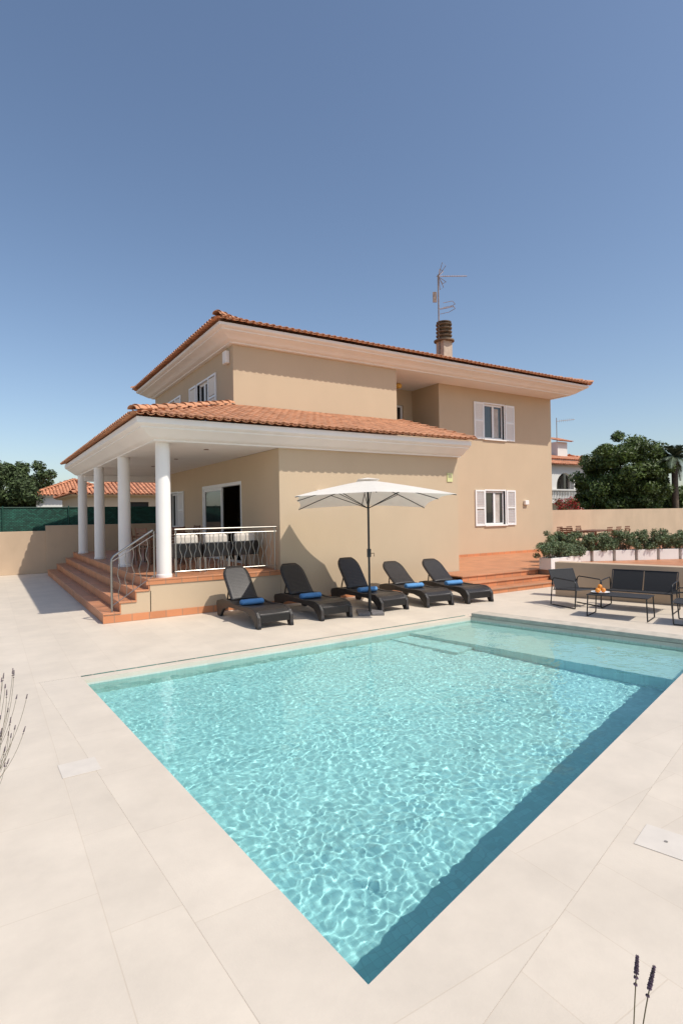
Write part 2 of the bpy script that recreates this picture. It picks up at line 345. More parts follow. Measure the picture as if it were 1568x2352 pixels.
# roofs
def arc_tile(mb,o,side,fwd,nor,L,r0,r1,conv=1,seg=6,lift=.02,m=0,sq=.60):
    vs=[]
    for k,(r,t) in enumerate(((r0,0),(r1,L))):
        for j in range(seg+1):
            a=math.pi*j/seg
            p=o+side*(math.cos(a)*r)+fwd*t+nor*(conv*math.sin(a)*r*sq+(lift if k==0 else 0)); vs.append(p)
    fs=[(j,j+1,seg+2+j,seg+1+j) for j in range(seg)]
    k=len(vs)
    for j in range(seg+1):
        a=math.pi*j/seg; vs.append(o+side*(math.cos(a)*(r0-.013))+nor*(conv*math.sin(a)*(r0*sq-.013)+lift))
    fs+=[(j,k+j,k+j+1,j+1) for j in range(seg)]
    mb.add(vs,fs,m)
def slope(mb,A,B,n,R,z,k,cl,cr,W=.172,C=.32):
    A=Vector(A);B=Vector(B);e=(B-A).normalized();Ln=(B-A).length; n=Vector(n)
    fwd=Vector((n.x,n.y,k)).normalized(); side=Vector((e.x,e.y,0)); nor=side.cross(fwd); 
    if nor.z<0: nor=-nor
    run=1/math.sqrt(1+k*k)
    def P(s,t,dz=0): return Vector((A.x+e.x*s+n.x*t,A.y+e.y*s+n.y*t,z+k*t+dz))
    mb.add([P(.06,.06,.0),P(Ln-.06,.06,.0),P(Ln-(R if cr else .0),R,.0),P(R if cl else .0,R,.0)],[(0,1,2,3)],0)
    cols=int(Ln/W); rows=int(R/(C*run))+1; q=W/.185
    for c in range(cols+1):
        for hf in (0,1):
            s=c*Ln/cols+(W/2 if hf else 0)
            if s>Ln: continue
            for r in range(rows):
                t=r*C*run-.05
                if t>R-.03: continue
                tm=t+.15
                if cl and s<tm-.02: continue
                if cr and s>Ln-tm+.02: continue
                L_=min(C+.07,(R-t)/run)
                j=random.uniform(-.003,.003); js=side*random.uniform(-.003,.003)
                if hf==0: arc_tile(mb,P(s,t)+nor*(.045+j)+js,side,fwd,nor,L_,.072*q,.062*q,1,lift=.013)
                else: arc_tile(mb,P(s,t)+nor*(.058+j*.5)+js,side,fwd,nor,L_,.078*q,.078*q,-1,seg=4,lift=.010)
def ridge(mb,a,b,r=.095,L=.36):
    a=Vector(a);b=Vector(b);f=(b-a);D=f.length;f.normalize(); s=f.cross(Vector((0,0,1))).normalized(); nn_=s.cross(f)
    t=0
    while t<D:
        arc_tile(mb,a+f*t,s,f,nn_,min(L+.06,D-t),r*random.uniform(.97,1.03),r*.84,1,8,.025,sq=.85); t+=L
K=.30
eu0,ev0,eu1,ev1=u0-.60,vu-.60,ur+.52,vb+.60
RZ=ZT+.33; Rr=(ev1-ev0)/2
mb=MB()
slope(mb,(eu0,ev0),(eu1,ev0),(0,1),Rr,RZ,K,1,1); slope(mb,(eu0,ev0),(eu0,ev1),(1,0),Rr,RZ,K,1,1)
slope(mb,(eu0,ev1),(eu1,ev1),(0,-1),Rr,RZ,K,1,1); slope(mb,(eu1,ev0),(eu1,ev1),(-1,0),Rr,RZ,K,1,1)
for cx,cy,dx,dy in ((eu0,ev0,1,1),(eu1,ev0,-1,1),(eu0,ev1,1,-1),(eu1,ev1,-1,-1)):
    ridge(mb,(cx-.04*dx,cy-.04*dy,RZ+.06),(cx+Rr*dx,cy+Rr*dy,RZ+K*Rr+.08))
ridge(mb,(eu0+Rr,ev0+Rr,RZ+K*Rr+.08),(eu1-Rr,ev0+Rr,RZ+K*Rr+.08))
ridge(mb,(eu0+.02,ev0+.02,RZ+.10),(eu0+.36,ev0+.36,RZ+.20),r=.105)
mb.build('roof',TILE,H,world=True,recalc=False,auto=50)
mb=MB(); pe=up-.52; pf=vf-.52; PZ=ZL+.365
slope(mb,(pe,pf),(u1+.06,pf),(0,1),vu-pf-.01,PZ,K,1,0); slope(mb,(pe,pf),(pe,VE+.1),(1,0),u0-pe-.01,PZ,K,1,0)
ridge(mb,(pe-.05,pf-.05,PZ+.06),(u0-.05,pf+(u0-.05-pe),PZ+K*(u0-pe)+.08),r=.088)
ridge(mb,(pe+.02,pf+.02,PZ+.09),(pe+.36,pf+.36,PZ+.17),r=.098)
ridge(mb,(u1+.06,pf,PZ+.04),(u1+.06,vu,PZ+K*(vu-pf)+.04),r=.08)
mb.build('porch_roof',TILE,H,world=True,recalc=False,auto=50)
# porch platform, steps
mb=MB(); mb.box(2.52,u0-.003,vf+.004,20.9,0,ZP-.035,0); 
xs=[1.73,2.00,2.27]; zz=[.18,.36,.54]
for i in range(3): mb.box(xs[i]+.015,(xs[i+1] if i<2 else 2.52)+.0149,vf+.004,20.9,0,zz[i]-.032,0)
mb.build('porch_base',WALL,H,world=True)
mb=MB()
for i in range(3): mb.box(xs[i]-.02,(xs[i+1] if i<2 else 2.5)+.013,vf-.015,20.91,zz[i]-.03,zz[i],0)
mb.box(2.48,u0-.004,vf-.015,20.91,ZP-.033,ZP,0); mb.build('step_tread',TERRA,H,world=True,bevel=.006)
TY=tile_mat('terracotta_riser',(.56,.225,.10),(.32,.2,.13,1),.60,.30,0,.006,0,.5,.1,.1)
mb=MB()
for i,x in enumerate(xs+[2.5]):
    z1=(zz+[ZP])[i]-.034; z0=([0]+zz)[i]+.001
    mb.box(x-.004,x+.012,vf-.0,20.9,z0,z1,0)
mb.build('step_riser',TY,H,world=True)
MB().box(1.715,4.6,vf-.012,vf+.003,.001,.13,0).build('skirting',TERRAX,H,world=True)
MB().box(4.602,u1,vf-.012,vf-.001,.001,.09,0).build('skirting',TERRAX,H,world=True)
MB().box(2.45,u0,vf-.014,vf+.002,ZP-.10,ZP-.036).build('edge_trim',TERRAX,H,world=True)
MB().box(uw-.5,ur,vw-.015,vw-.001,.36,.44).build('skirting',TERRAX,H,world=True)
colprof=[(.150,0),(.150,.05),(.137,.06),(.138,.5),(.132,2.3),(.130,2.44),(.130,ZL-ZP+.002)]
cm=None
for u_,v_ in ((2.84,10.78),(2.72,13.7),(2.68,16.8),(2.67,19.9)):
    if cm is None:
        m_=MB(); m_.lathe(colprof,n=32); cm=m_.build('column',WHITE,H,auto=40); cob=cm
    else: cob=cm.copy(); COL.objects.link(cob)
    cob.location=(u_-10,v_-15,ZP)
    cob.parent=H
for (x,y) in ((3.9,11.4),(3.9,13.6),(3.9,15.8)):
    MB().lathe([(.05,0),(.05,-.012),(.035,-.014)],(x,y,ZL+.003),n=16).build('ceiling_spotlight',GALV,H,world=True)
def shutter_mesh(w_,h_,slat=.055):
    mb=MB(); t=.035; f=.055
    mb.box(0,f,-t,0,0,h_).box(w_-f,w_,-t,0,0,h_).box(f,w_-f,-t,0,0,f).box(f,w_-f,-t,0,h_-f,h_).box(f,w_-f,-t,0,h_*.5-f/2,h_*.5+f/2)
    z=f+.005
    while z<h_-f-.03:
        if abs(z+.02-h_*.5)>f*.8:
            M=Matrix.Translation((0,-t/2,z+.02))@Matrix.Rotation(math.radians(-62),4,'X'); mb.box(f,w_-f,-.030,.030,-.004,.004,0,M)
        z+=slat
    return mb
def window(loc,rz,w_,h_,sh=.46,shutL=True,shutR=True):
    f=.06; mb=MB()
    mb.box(0,f,.06,.12,0,h_).box(w_-f,w_,.06,.12,0,h_).box(f,w_-f,.06,.12,0,f).box(f,w_-f,.06,.12,h_-f,h_).box(w_/2-.045,w_/2+.045,.055,.12,f,h_-f)
    mb.box(-.05,0,-.012,.13,-.05,h_+.05).box(w_,w_+.05,-.012,.13,-.05,h_+.05).box(0,w_,-.012,.13,h_,h_+.05)
    o=mb.build('window',WHITEM,H,loc=Vector(loc)-Vector((10,15,0)),rotz=rz,bevel=.004)
    MB().box(f,w_-f,.088,.095,f,h_-f).build('window_pane',GLASS,o)
    MB().box(-.07,w_+.07,-.06,.16,-.05,-.001).build('window_sill',WHITE,o,bevel=.006)
    if shutL: shutter_mesh(sh,h_+.06).build('shutter',WHITEM,o,loc=(-sh-.055,-.006,-.03),rotz=0)
    if shutR: shutter_mesh(sh,h_+.06).build('shutter',WHITEM,o,loc=(w_+.055,-.006,-.03),rotz=0)
    return o
CURT=mat('curtain_cloth',(.50,.46,.42,1),.9,.15,8)
for zz_ in (1.40,4.37):
    o=window((14.53,vw,zz_),0,.96,1.17 if zz_<2 else 1.20)
    mb=MB(); n_=14; vs=[]
    for i in range(n_+1):
        x=.54+.22*i/n_; y=.080+.006*math.cos(i*1.6); vs+=[(x,y,.07),(x,y,1.08)]
    mb.add(vs,[(2*i,2*i+2,2*i+3,2*i+1) for i in range(n_)]); mb.build('curtain',CURT,o,recalc=False)
R90=math.radians(-90)
window((u0,15.73,4.45),R90,.91,1.12,.62); window((u0,18.86,4.45),R90,.91,1.12,.62)
window((u0,18.7,1.50),R90,.90,1.10,.62)
mb=MB(); w_,h_=.97,1.97
mb.box(0,.07,.05,.12,0,h_).box(w_-.07,w_,.05,.12,0,h_).box(.07,w_-.07,.05,.12,h_-.07,h_).box(w_/2-.04,w_/2+.04,.05,.12,0,h_-.07)
o=mb.build('balcony_door',WHITEM,H,loc=(11.1-10,vr-15,3.55)); MB().box(.07,w_-.07,.08,.09,0,h_-.07).build('door_pane',GLASS,o)
w_,h_=2.85,1.96
mb=MB(); mb.box(0,.07,.0,.16,0,h_).box(w_-.07,w_,.0,.16,0,h_).box(.07,w_-.07,.0,.16,h_-.08,h_).box(.07,w_-.07,.0,.16,0,.03)
o=mb.build('sliding_door',WHITEM,H,loc=(u0-10,15.45-15,ZP),rotz=R90,bevel=.004)
mb=MB()
mb.box(.07,.14,.03,.07,.03,h_-.08).box(1.38,1.45,.03,.07,.03,h_-.08).box(.14,1.38,.03,.07,.03,.12).box(.14,1.38,.03,.07,h_-.16,h_-.08)
mb.build('door_leaf',WHITEM,o); MB().box(.14,1.38,.045,.055,.12,h_-.16).build('door_pane',GLASS,o)
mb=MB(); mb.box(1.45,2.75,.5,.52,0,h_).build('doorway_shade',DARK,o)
MB().box(9.79,9.97,vf-.02,vf-.001,2.62,2.84).build('wall_sign',SIGNY,H,world=True)
MB().box(9.82,9.94,vf-.024,vf-.021,2.72,2.80).build('sign_print',mat('sign_ink',(.35,.33,.2,1)),H,world=True)
MB().box(6.03,6.31,vf-.07,vf-.001,2.26,2.38).build('wall_vent',WHITEM,H,world=True,bevel=.01)
MB().box(u0-.12,u0-.001,13.2,13.42,5.62,5.93).build('alarm_box',WHITE,H,world=True,bevel=.02)
MB().box(16.45,16.65,vw-.10,vw-.001,2.08,2.24).build('wall_lamp',WHITE,H,world=True,bevel=.02)
mb=MB(); mb.lathe([(.03,0),(.10,-.03),(.12,-.08),(.10,-.14),(.03,-.17)],(11.33,14.4,ZT),n=16); mb.build('ceiling_lamp',LAMP,H,world=True,smooth=True)
# chimney
cx,cy=13.02,14.05
ch=MB().box(cx-.19,cx+.19,cy-.19,cy+.19,6.6,7.55).box(cx-.16,cx+.16,cy-.16,cy+.16,7.55,7.62).build('chimney',CONC,H,world=True,bevel=.01)
mb=MB(); mb.lathe([(.34,7.55),(.34,7.59),(.22,7.62),(.22,7.66)],(cx,cy,0),n=20)
for i in range(4): 
    z=7.70+i*.125; mb.lathe([(.17,z-.04),(.20,z),(.26,z+.015),(.27,z+.05),(.20,z+.07),(.17,z+.075)],(cx,cy,0),n=20)
mb.lathe([(.24,8.17),(.25,8.20),(.05,8.24)],(cx,cy,0),n=20)
mb.build('chimney_cowl',RUST,ch,world=True,auto=40)
ax,ay=cx-.22,cy-.0
an=MB(); an.tube([(ax,ay,6.6),(ax,ay,9.75)],.022,8); an.tube([(ax-.0,ay,7.3),(cx-.15,cy-.1,7.3)],.012,6)
R_=Vector((.8457,-.5336,0)); Fw=Vector((.5336,.8457,0))
def AP(r,f,z): return Vector((ax,ay,0))+R_*r+Fw*f+Vector((0,0,z))
an.tube([AP(-.05,0,9.70),AP(1.05,.4,9.86)],.012,6)
for i in range(14):
    r=.2+i*.062; c=AP(r,.4*r/1.05,9.70+.16*(r+.05)/1.1); an.tube([c-Vector((0,0,.035)),c+Vector((0,0,.035))],.005,4)
for sx in (-1,1):
    an.tube([AP(.02,0,9.72),AP(.10*1,sx*.25,10.05),AP(.22,sx*.22,9.95),AP(.02,0,9.72)],.010,4)
    an.tube([AP(.02,0,9.68),AP(.10,sx*.25,9.35),AP(.22,sx*.22,9.42),AP(.02,0,9.68)],.010,4)
an.tube([AP(0,0,8.62),AP(.55,.1,8.72)],.009,6)
for z in (8.55,8.70):
    an.tube([AP(.1,-.3,z),AP(.4,-.3,z+.06),AP(.55,0,z+.07),AP(.4,.3,z+.06),AP(.1,.3,z)],.009,5)
M=Matrix.Translation(AP(-.10,-.02,9.0))@Matrix.Rotation(math.radians(-32),4,'Z'); 
an.box(-.09,.04,-.02,.02,-.17,.17,0,M)
an.build('antenna',GALV,H,world=True)
# railings
mb=MB(); vy=vf+.08
def wavy(mb,x,z0,z1,ph=0,amp=.022,axis='u',y=vy):
    pts=[]; n=18
    for i in range(n+1):
        t=i/n; z=z0+(z1-z0)*t; env=math.sin(math.pi*t)**.5 if 0<t<1 else 0
        pts.append((x+amp*math.sin(t*4*math.pi+ph)*env,y,z))
    mb.tube(pts,.0068,6)
ra=3.0
mb.tube([(ra,vy,ZP+.89),(5.10,vy,ZP+.89)],.018,10)
mb.tube([(ra,vy,ZP+.10),(5.10,vy,ZP+.10)],.007,6); mb.tube([(ra,vy,ZP+.80),(5.10,vy,ZP+.80)],.007,6)
for x in (ra+.02,5.06): mb.tube([(x,vy,ZP),(x,vy,ZP+.88)],.015,8)
for i in range(1,22): wavy(mb,ra+.02+i*.0927,ZP+.10,ZP+.80,ph=(i%2)*math.pi)
mb.build('railing',STEEL,H,world=True,auto=50)
mb=MB(); a=Vector((1.88,vy,.18+.97)); b=Vector((2.60,vy,ZP+.89))
mb.tube([(1.88,vy,.18),(1.88,vy,1.05),(1.885,vy,1.12),(1.92,vy,1.17),(1.98,vy,1.21),b],.020,10)
mb.tube([(1.9,vy,.30),(2.62,vy,ZP+.06)],.008,6); mb.tube([(1.9,vy,1.08),(2.62,vy,ZP+.80)],.008,6)
mb.tube([(2.62,vy,ZP-.1),(2.62,vy,ZP+.87)],.013,8)
for i in range(1,6):
    x=1.88+i*.123; wavy(mb,x,.30+(x-1.9)*.67,1.08+(x-1.9)*.61,ph=(i%2)*math.pi)
mb.build('stair_railing',STEEL,H,world=True,auto=50)
# ---------------------------------------------------------------- side terrace
ZTc=.36
mb=MB(); poly=[(u1+.003,9.6),(12.0,9.6),(12.0,8.0),(10.8,7.8),(11.45,5.6),(13.6,-1.5),(24,-1.5),(24,16),(ur+.003,16),(ur+.003,vw-.003),(u1+.003,vw-.003)]
mb.prism(poly,.002,ZTc); struct(mb.build('terrace',TERRA))
ST=thing('steps',(10.7,9.2,0),'three low terracotta steps leading up to the side terrace','steps')
rs_=.12
for i in range(3):
    y0=8.92+i*.33; y1=(y0+.33) if i<2 else 10.54-.02; z=rs_*(i+1)+(.002 if i==2 else 0)
    MB().box(9.3,11.98,y0-.025,y1,z-.028,z).build('step_tread',TERRA,ST,world=True,bevel=.006)
    MB().box(9.32,11.97,y0,y0+.012,rs_*i+.001,z-.029).build('step_riser',TERRAX,ST,world=True)
MB().box(9.32,9.34,8.95,10.5,.001,.09).build('step_side',TERRAX,ST,world=True)
# garden wall
a=Vector((10.45,7.92)); b=Vector((12.75,.6)); dd=(b-a).normalized(); n_=Vector((-dd.y,dd.x))
if n_.x<0: n_=-n_
mb=MB(); mb.prism([(p.x,p.y) for p in (a,b,b+n_*.28,a+n_*.28)],.002,.74)
gw=mb.build('garden_wall',WALL2,bevel=.01); tag(gw,'low beige rendered wall behind the outdoor sofa','wall')
bw=MB().box(-14,1.75,21.7,21.95,0,1.44).box(1.75,6.5,21.65,21.98,0,1.62).build('boundary_wall',WALL2,bevel=.01); tag(bw,'beige rendered boundary wall with a green mesh fence above','wall')
bw=MB().box(18.4,48,16.2,16.45,0,1.88).build('boundary_wall',WALL2); tag(bw,'plain beige boundary wall beside the terrace','wall')
FE=thing('fence',(-4,22.05,0),'green screening mesh fence on metal posts above the wall','fence')
MB().box(-16,9,22.05,22.07,1.3,2.24).build('screen',FENCE,FE,world=True)
mb=MB()
for i in range(13): mb.tube([(-15.5+i*2,22.02,0),(-15.5+i*2,22.02,2.3)],.025,6)
mb.tube([(-16,22.03,2.25),(9,22.03,2.25)],.015,6)
mb.build('post_and_rail',POST,FE,world=True)
# ---------------------------------------------------------------- loungers
LS=.945
def lounger(loc,rz,ang,label):
    t_=thing('sun_lounger',loc,label,'sun lounger',rz,'sun loungers beside the pool'); t_.scale=(LS,LS,LS)
    prof=[(0.02,.24),(.06,.30),(.3,.345),(.62,.35),(.9,.325),(1.2,.315),(1.45,.335),(1.68,.335),(1.82,.29),(1.90,.20),(1.90,.10),(1.92,0),(1.80,0),(1.74,.10),(1.62,.19),(1.4,.235),(1.0,.235),(.6,.225),(.36,.16),(.25,.05),(.22,0),(.08,0),(.05,.10)]
    mb=MB()
    for x0,x1 in ((-.35,-.285),(.285,.35)):
        n=len(prof); vs=[(x0,y,z) for y,z in prof]+[(x1,y,z) for y,z in prof]
        mb.add(vs,[tuple(range(n)),tuple(range(2*n-1,n-1,-1))]+[(i,n+i,n+(i+1)%n,(i+1)%n) for i in range(n)])
    mb.box(-.285,.285,.03,.09,.16,.30); mb.box(-.285,.285,1.84,1.89,.10,.24)
    mb.build('lounger_frame',WICK,t_,bevel=.012)
    mb=MB(); ys=[.60,.75,.9,1.05,1.2,1.35,1.5,1.65,1.78,1.85,1.88]; zs=[.33,.325,.31,.30,.30,.31,.325,.33,.305,.26,.22]
    vs=[]; xs_=[-.285,-.15,0,.15,.285]; 
    for y,z in zip(ys,zs):
        for x in xs_: vs.append((x,y,z-.012*(1-(x/.285)**2)))
    for y,z in zip(ys,zs):
        for x in xs_: vs.append((x,y,z-.03))
    k=len(ys)*5; fs=[]
    for i in range(len(ys)-1):
        for j in range(4):
            q=i*5+j; fs+=[(q,q+1,q+6,q+5),(k+q+5,k+q+6,k+q+1,k+q)]
    fs.append((0,k,k+4,4)); 
    mb.add(vs,fs); mb.build('seat',WICK,t_,recalc=False)
    mb=MB(); a=math.radians(ang); rows=14; Lb=.78; vs=[]; nxx=8
    for i in range(rows+1):
        l=Lb*i/rows; hw=.275
        if l>Lb-.22: hw=.275*math.sqrt(max(0,1-((l-(Lb-.22))/.235)**2))*.65+.275*.35
        for j in range(nxx+1):
            x=-hw+2*hw*j/nxx; curve=.035*math.sin(l/Lb*math.pi)-.02*(1-(x/.28)**2)
            vs.append((x,.60-l*math.cos(a)-curve*math.sin(a)*-1,.335+l*math.sin(a)+curve*math.cos(a)*-1))
    fs=[(i*(nxx+1)+j,i*(nxx+1)+j+1,(i+1)*(nxx+1)+j+1,(i+1)*(nxx+1)+j) for i in range(rows) for j in range(nxx)]
    mb.add(vs,fs); bk=mb.build('backrest',WICK,t_,recalc=False,smooth=True)
    so_=bk.modifiers.new('thick','SOLIDIFY'); so_.thickness=.03; so_.offset=0
    for sx in (-.2,.2):
        MB().tube([(sx,.60-.4*math.cos(a),.335+.4*math.sin(a)-.02),(sx,.22,.26)],.014,6).build('backrest_strut',WICK,t_)
    mb=MB(); prof=[(.012,-.212),(.045,-.21),(.056,-.195),(.054,-.1),(.058,0),(.055,.11),(.056,.195),(.043,.212),(.012,.21)]
    mb.lathe(prof,n=20); M=Matrix.Rotation(math.radians(90),4,'Y')
    mb.v=[tuple((M@Vector(v))*1.0) for v in mb.v]; mb.v=[(x,y*1.25,z*.9) for x,y,z in mb.v]
    tw=mb.build('rolled_towel',BLUE,None,smooth=True); R=Matrix.Translation(loc)@Matrix.Rotation(rz,4,'Z')
    tw.matrix_world=R@Matrix.Translation((.03,1.0*LS,.348*LS))@Matrix.Rotation(random.uniform(-.05,.05),4,'Z')
    tag(tw,'rolled blue towel lying across a sun lounger','towel','rolled blue towels')
    return t_
LG='dark brown woven resin sun lounger'
specs=[(3.97,(4.03,8.46),50,LG+' beside the porch railing'),(5.16,(5.22,8.47),47,LG+' close to the house wall'),(6.50,(6.53,8.5),53,LG+' next to the parasol pole'),(7.70,(7.56,8.38),36,LG+' with lower reclined back'),(8.70,(8.50,8.22),37,LG+' beside the terracotta terrace steps')]
for hu,ft,ang,lb in specs:
    dr=Vector((hu,ft[1]+1.85))-Vector(ft); dr.normalize(); hd=Vector(ft)+dr*1.9*LS; v_=-dr; rz=math.atan2(v_.y,v_.x)-math.pi/2
    lounger((hd.x,hd.y,0),rz,ang,lb)
# ---------------------------------------------------------------- parasol
PA=thing('parasol',(6.0,8.58,0),'open square cream parasol on a dark pole with stone base','parasol',math.radians(-32.25+3.2))
mb=MB()
for sx in (-1,1):
    for sy in (-1,1): mb.box(min(sx*.01,sx*.24),max(sx*.01,sx*.24),min(sy*.01,sy*.24),max(sy*.01,sy*.24),.002,.05)
mb.build('base',STONE,PA,bevel=.008)
mb=MB(); mb.tube([(0,0,.03),(0,0,.45)],.03,12); mb.tube([(0,0,.4),(0,0,2.44)],.02,12); mb.box(-.035,.035,-.045,.03,1.05,1.2); mb.tube([(0,-.04,1.12),(.09,-.05,1.12),(.09,-.05,1.06)],.007,6)
mb.build('pole',BLACK,PA,auto=40)
tilt=Matrix.Rotation(math.radians(-4.0),4,'X')
hw=1.32
def cz(x,y):
    m=max(abs(x),abs(y)); mn=min(abs(x),abs(y)); 
    if m<1e-6: return 0
    return -.35*m**1.12-.06*m*(mn/m)**2-.03*max(0,m-.8)
dirs8=[(1,0),(1,1),(0,1),(-1,1),(-1,0),(-1,-1),(0,-1),(1,-1)]
mb=MB(); ng=14
for g8 in range(8):
    d0=Vector(dirs8[g8]); d1=Vector(dirs8[(g8+1)%8]); vs=[]; fs=[]
    for i in range(ng+1):
        s=i/ng
        for j in range(9):
            t=j/8; p=(d0*(1-t)+d1*t)*s; bow=math.sin(math.pi*t)
            z=(cz(d0.x*s,d0.y*s)*(1-t)+cz(d1.x*s,d1.y*s)*t)+.030*s*bow-.02*s*s*bow
            pp=p*hw*(1-.045*s*bow)
            vs.append(tilt@Vector((pp.x,pp.y,z))+Vector((0,0,2.47)))
    for i in range(ng):
        for j in range(8):
            a_=i*9+j; fs.append((a_,a_+9,a_+10,a_+1))
    mb.add(vs,fs)
mb.build('canopy',CANV,PA,recalc=False,smooth=True)
mb=MB(); mb.add([tilt@Vector((x*.2,y*.2,-.035-.0))+Vector((0,0,2.50)) for x,y in ((-1,-1),(1,-1),(1,1),(-1,1))]+[Vector((0,0,2.52))],[(0,1,4),(1,2,4),(2,3,4),(3,0,4)]); mb.build('vent_cap',CANV,PA,recalc=False)
for x,y in dirs8:
    mb=MB(); pts=[tilt@Vector((x*hw*t,y*hw*t,cz(x*t,y*t)-.015))+Vector((0,0,2.47)) for t in (0,.25,.5,.75,.99)]
    mb.tube(pts,.008,6); mb.tube([(0,0,1.95),pts[2]],.007,6); mb.build('rib',BLACK,PA)
# ---------------------------------------------------------------- outdoor lounge set
def sling(loc,rz,w_,name,label,cat,sc=.93):
    t_=thing(name,loc,label,cat,rz); t_.scale=(sc,sc,sc)
    mb=MB(); h=w_/2
    for s in (-h,h):
        mb.tube([(s,.34,.012),(s,.36,.3),(s,.37,.52),(s,.33,.565),(s,.0,.575),(s,-.25,.58),(s,-.30,.54),(s,-.36,.012),(s,-.3,.012),(s,.3,.012),(s,.34,.012)],.012,6)
        mb.tube([(s*.96,.33,.38),(s*.96,-.25,.33),(s*.96,-.42,.73)],.011,6)
    mb.tube([(-h,.36,.38),(h,.36,.38)],.011,6); mb.tube([(-h*.96,-.42,.73),(h*.96,-.42,.73)],.011,6); mb.tube([(-h,-.28,.33),(h,-.28,.33)],.011,6)
    mb.build('seat_frame',BLACK,t_,auto=50)
    mb=MB(); hh=h*.93; secs=[(.34,.385),(.1,.355),(-.15,.335),(-.24,.34)]
    for (y0,z0),(y1,z1) in zip(secs,secs[1:]): mb.add([(-hh,y0,z0),(hh,y0,z0),(hh,y1,z1),(-hh,y1,z1)],[(0,1,2,3)])
    mb.build('seat',FABRIC,t_,recalc=False)
    parts=[(-hh,hh)] if w_<.9 else [(-hh,-.01),(.01,hh)]
    for a,b in parts:
        mb=MB(); mb.add([(a,-.245,.345),(b,-.245,.345),(b,-.33,.54),(a,-.33,.54),(b,-.415,.725),(a,-.415,.725)],[(0,1,2,3),(3,2,4,5)])
        mb.build('backrest',FABRIC,t_,recalc=False)
    return t_
wa=math.atan2(dd.y,dd.x)
sling((10.24,5.92,0),wa+math.pi,1.26,'outdoor_sofa','black two seat sling sofa with thin metal frame','sofa')
sling((9.66,6.86,0),math.radians(180-12),.66,'armchair','black sling armchair with thin metal frame beside the sofa','armchair')
sling((9.62,4.60,0),math.radians(20),.66,'armchair','black sling armchair facing the coffee table','armchair')
CT=thing('coffee_table',(9.22,5.68,0),'low black metal coffee table on thin legs','table',wa+math.pi/2)
mb=MB(); mb.box(-.26,.26,-.48,.48,.375,.39); mb.build('table_top',FABRIC,CT,bevel=.003)
for y in (-.46,.46):
    MB().tube([(-.24,y,.37),(-.25,y*1.03,.012),(.25,y*1.03,.012),(.24,y,.37)],.011,6).build('table_leg',BLACK,CT,auto=50)
cl=Vector((9.12,5.98,.391))
mb=MB(); mb.lathe([(.06,0),(.07,.004),(.15,.018),(.155,.024),(.14,.022),(.06,.01)],n=24); pl=mb.build('fruit_plate',WHITEM,loc=cl); tag(pl,'shallow white plate holding fruit on the coffee table','plate')
def fruit(name,loc,r,m,lab,cat,sx=1):
    mb=MB(); pr=[(max(.003,r*math.sin(math.pi*i/12)),-r*math.cos(math.pi*i/12)*sx+(.004 if i==12 else 0)) for i in range(13)]
    pr[-1]=(.006,r*sx*.93); mb.lathe(pr,n=18); o=mb.build(name,m,loc=loc,smooth=True); tag(o,lab,cat); return o
fruit('orange',cl+Vector((-.05,.02,.052)),.042,ORANGE,'round orange on the fruit plate','orange')
fruit('orange',cl+Vector((.04,-.03,.052)),.041,ORANGE,'round orange on the fruit plate','orange')
fruit('lemon',cl+Vector((.04,.06,.045)),.034,LEMON,'yellow lemon on the fruit plate','lemon',1.25)
fruit('orange',cl+Vector((0,.01,.115)),.040,ORANGE,'orange resting on top of the other fruit','orange')
# ---------------------------------------------------------------- porch furniture
for i,(x,y,rz) in enumerate(((3.42,11.55,.06),(4.05,11.52,-.04),(4.68,11.56,.05))):
    SO=thing('porch_armchair',(x,y,ZP),'dark wicker armchair with cream back and seat cushions','armchair',rz,'wicker armchairs on the porch')
    MB().box(-.28,.28,-.33,-.28,.30,.60).box(-.28,-.23,-.28,.28,.30,.56).box(.23,.28,-.28,.28,.30,.56).box(-.23,.23,-.28,.28,.30,.37).build('chair_frame',WICK,SO,bevel=.012)
    for sx in (-.25,.25):
        for sy in (-.29,.25): MB().box(sx-.02,sx+.02,sy-.02,sy+.02,0,.299).build('leg',STEEL,SO)
    mb=MB(); mb.box(-.24,.24,-.275,-.15,.40,.76).build('back_cushion',CUSH,SO,bevel=.05)
    MB().box(-.22,.22,-.14,.27,.371,.46).build('seat_cushion',CUSH,SO,bevel=.03)
def chair(loc,rz,h=.9):
    t_=thing('dining_chair',loc,'dark teak slatted dining chair','chair',rz,'teak dining chairs')
    mb=MB()
    for x in (-.22,.22):
        mb.tube([(x,.2,0),(x,.2,.44)],.018,6); mb.tube([(x,-.2,0),(x,-.2,.44),(x,-.27,h)],.018,6); mb.tube([(x,.22,.64),(x,-.22,.66)],.015,6); mb.tube([(x,.2,.44),(x,.2,.64)],.015,6)
    mb.build('chair_frame',WOODD,t_,auto=50)
    mb=MB()
    for i in range(6): mb.box(-.23,.23,-.2+i*.07,-.145+i*.07,.44,.46)
    mb.build('seat',WOODD,t_)
    mb=MB()
    for i in range(6): 
        z=.52+i*.065; y=-.2-(z-.44)*.152; mb.box(-.22,.22,y-.008,y+.008,z,z+.045)
    mb.build('backrest',WOODD,t_); return t_
def table(loc,rz,lx,ly,m=None):
    t_=thing('dining_table',loc,'dark teak slatted dining table','table',rz)
    mb=MB(); 
    k=int(ly*2/.1)
    for i in range(k): mb.box(-lx,lx,-ly+i*.1,-ly+i*.1+.09,.72,.75)
    mb.build('table_top',WOODD,t_)
    for sx in (-1,1):
        for sy in (-1,1): MB().box(sx*(lx-.06)-.03,sx*(lx-.06)+.03,sy*(ly-.06)-.03,sy*(ly-.06)+.03,0,.715).build('table_leg',WOODD,t_)
table((3.75,14.6,ZP),0,.45,.8)
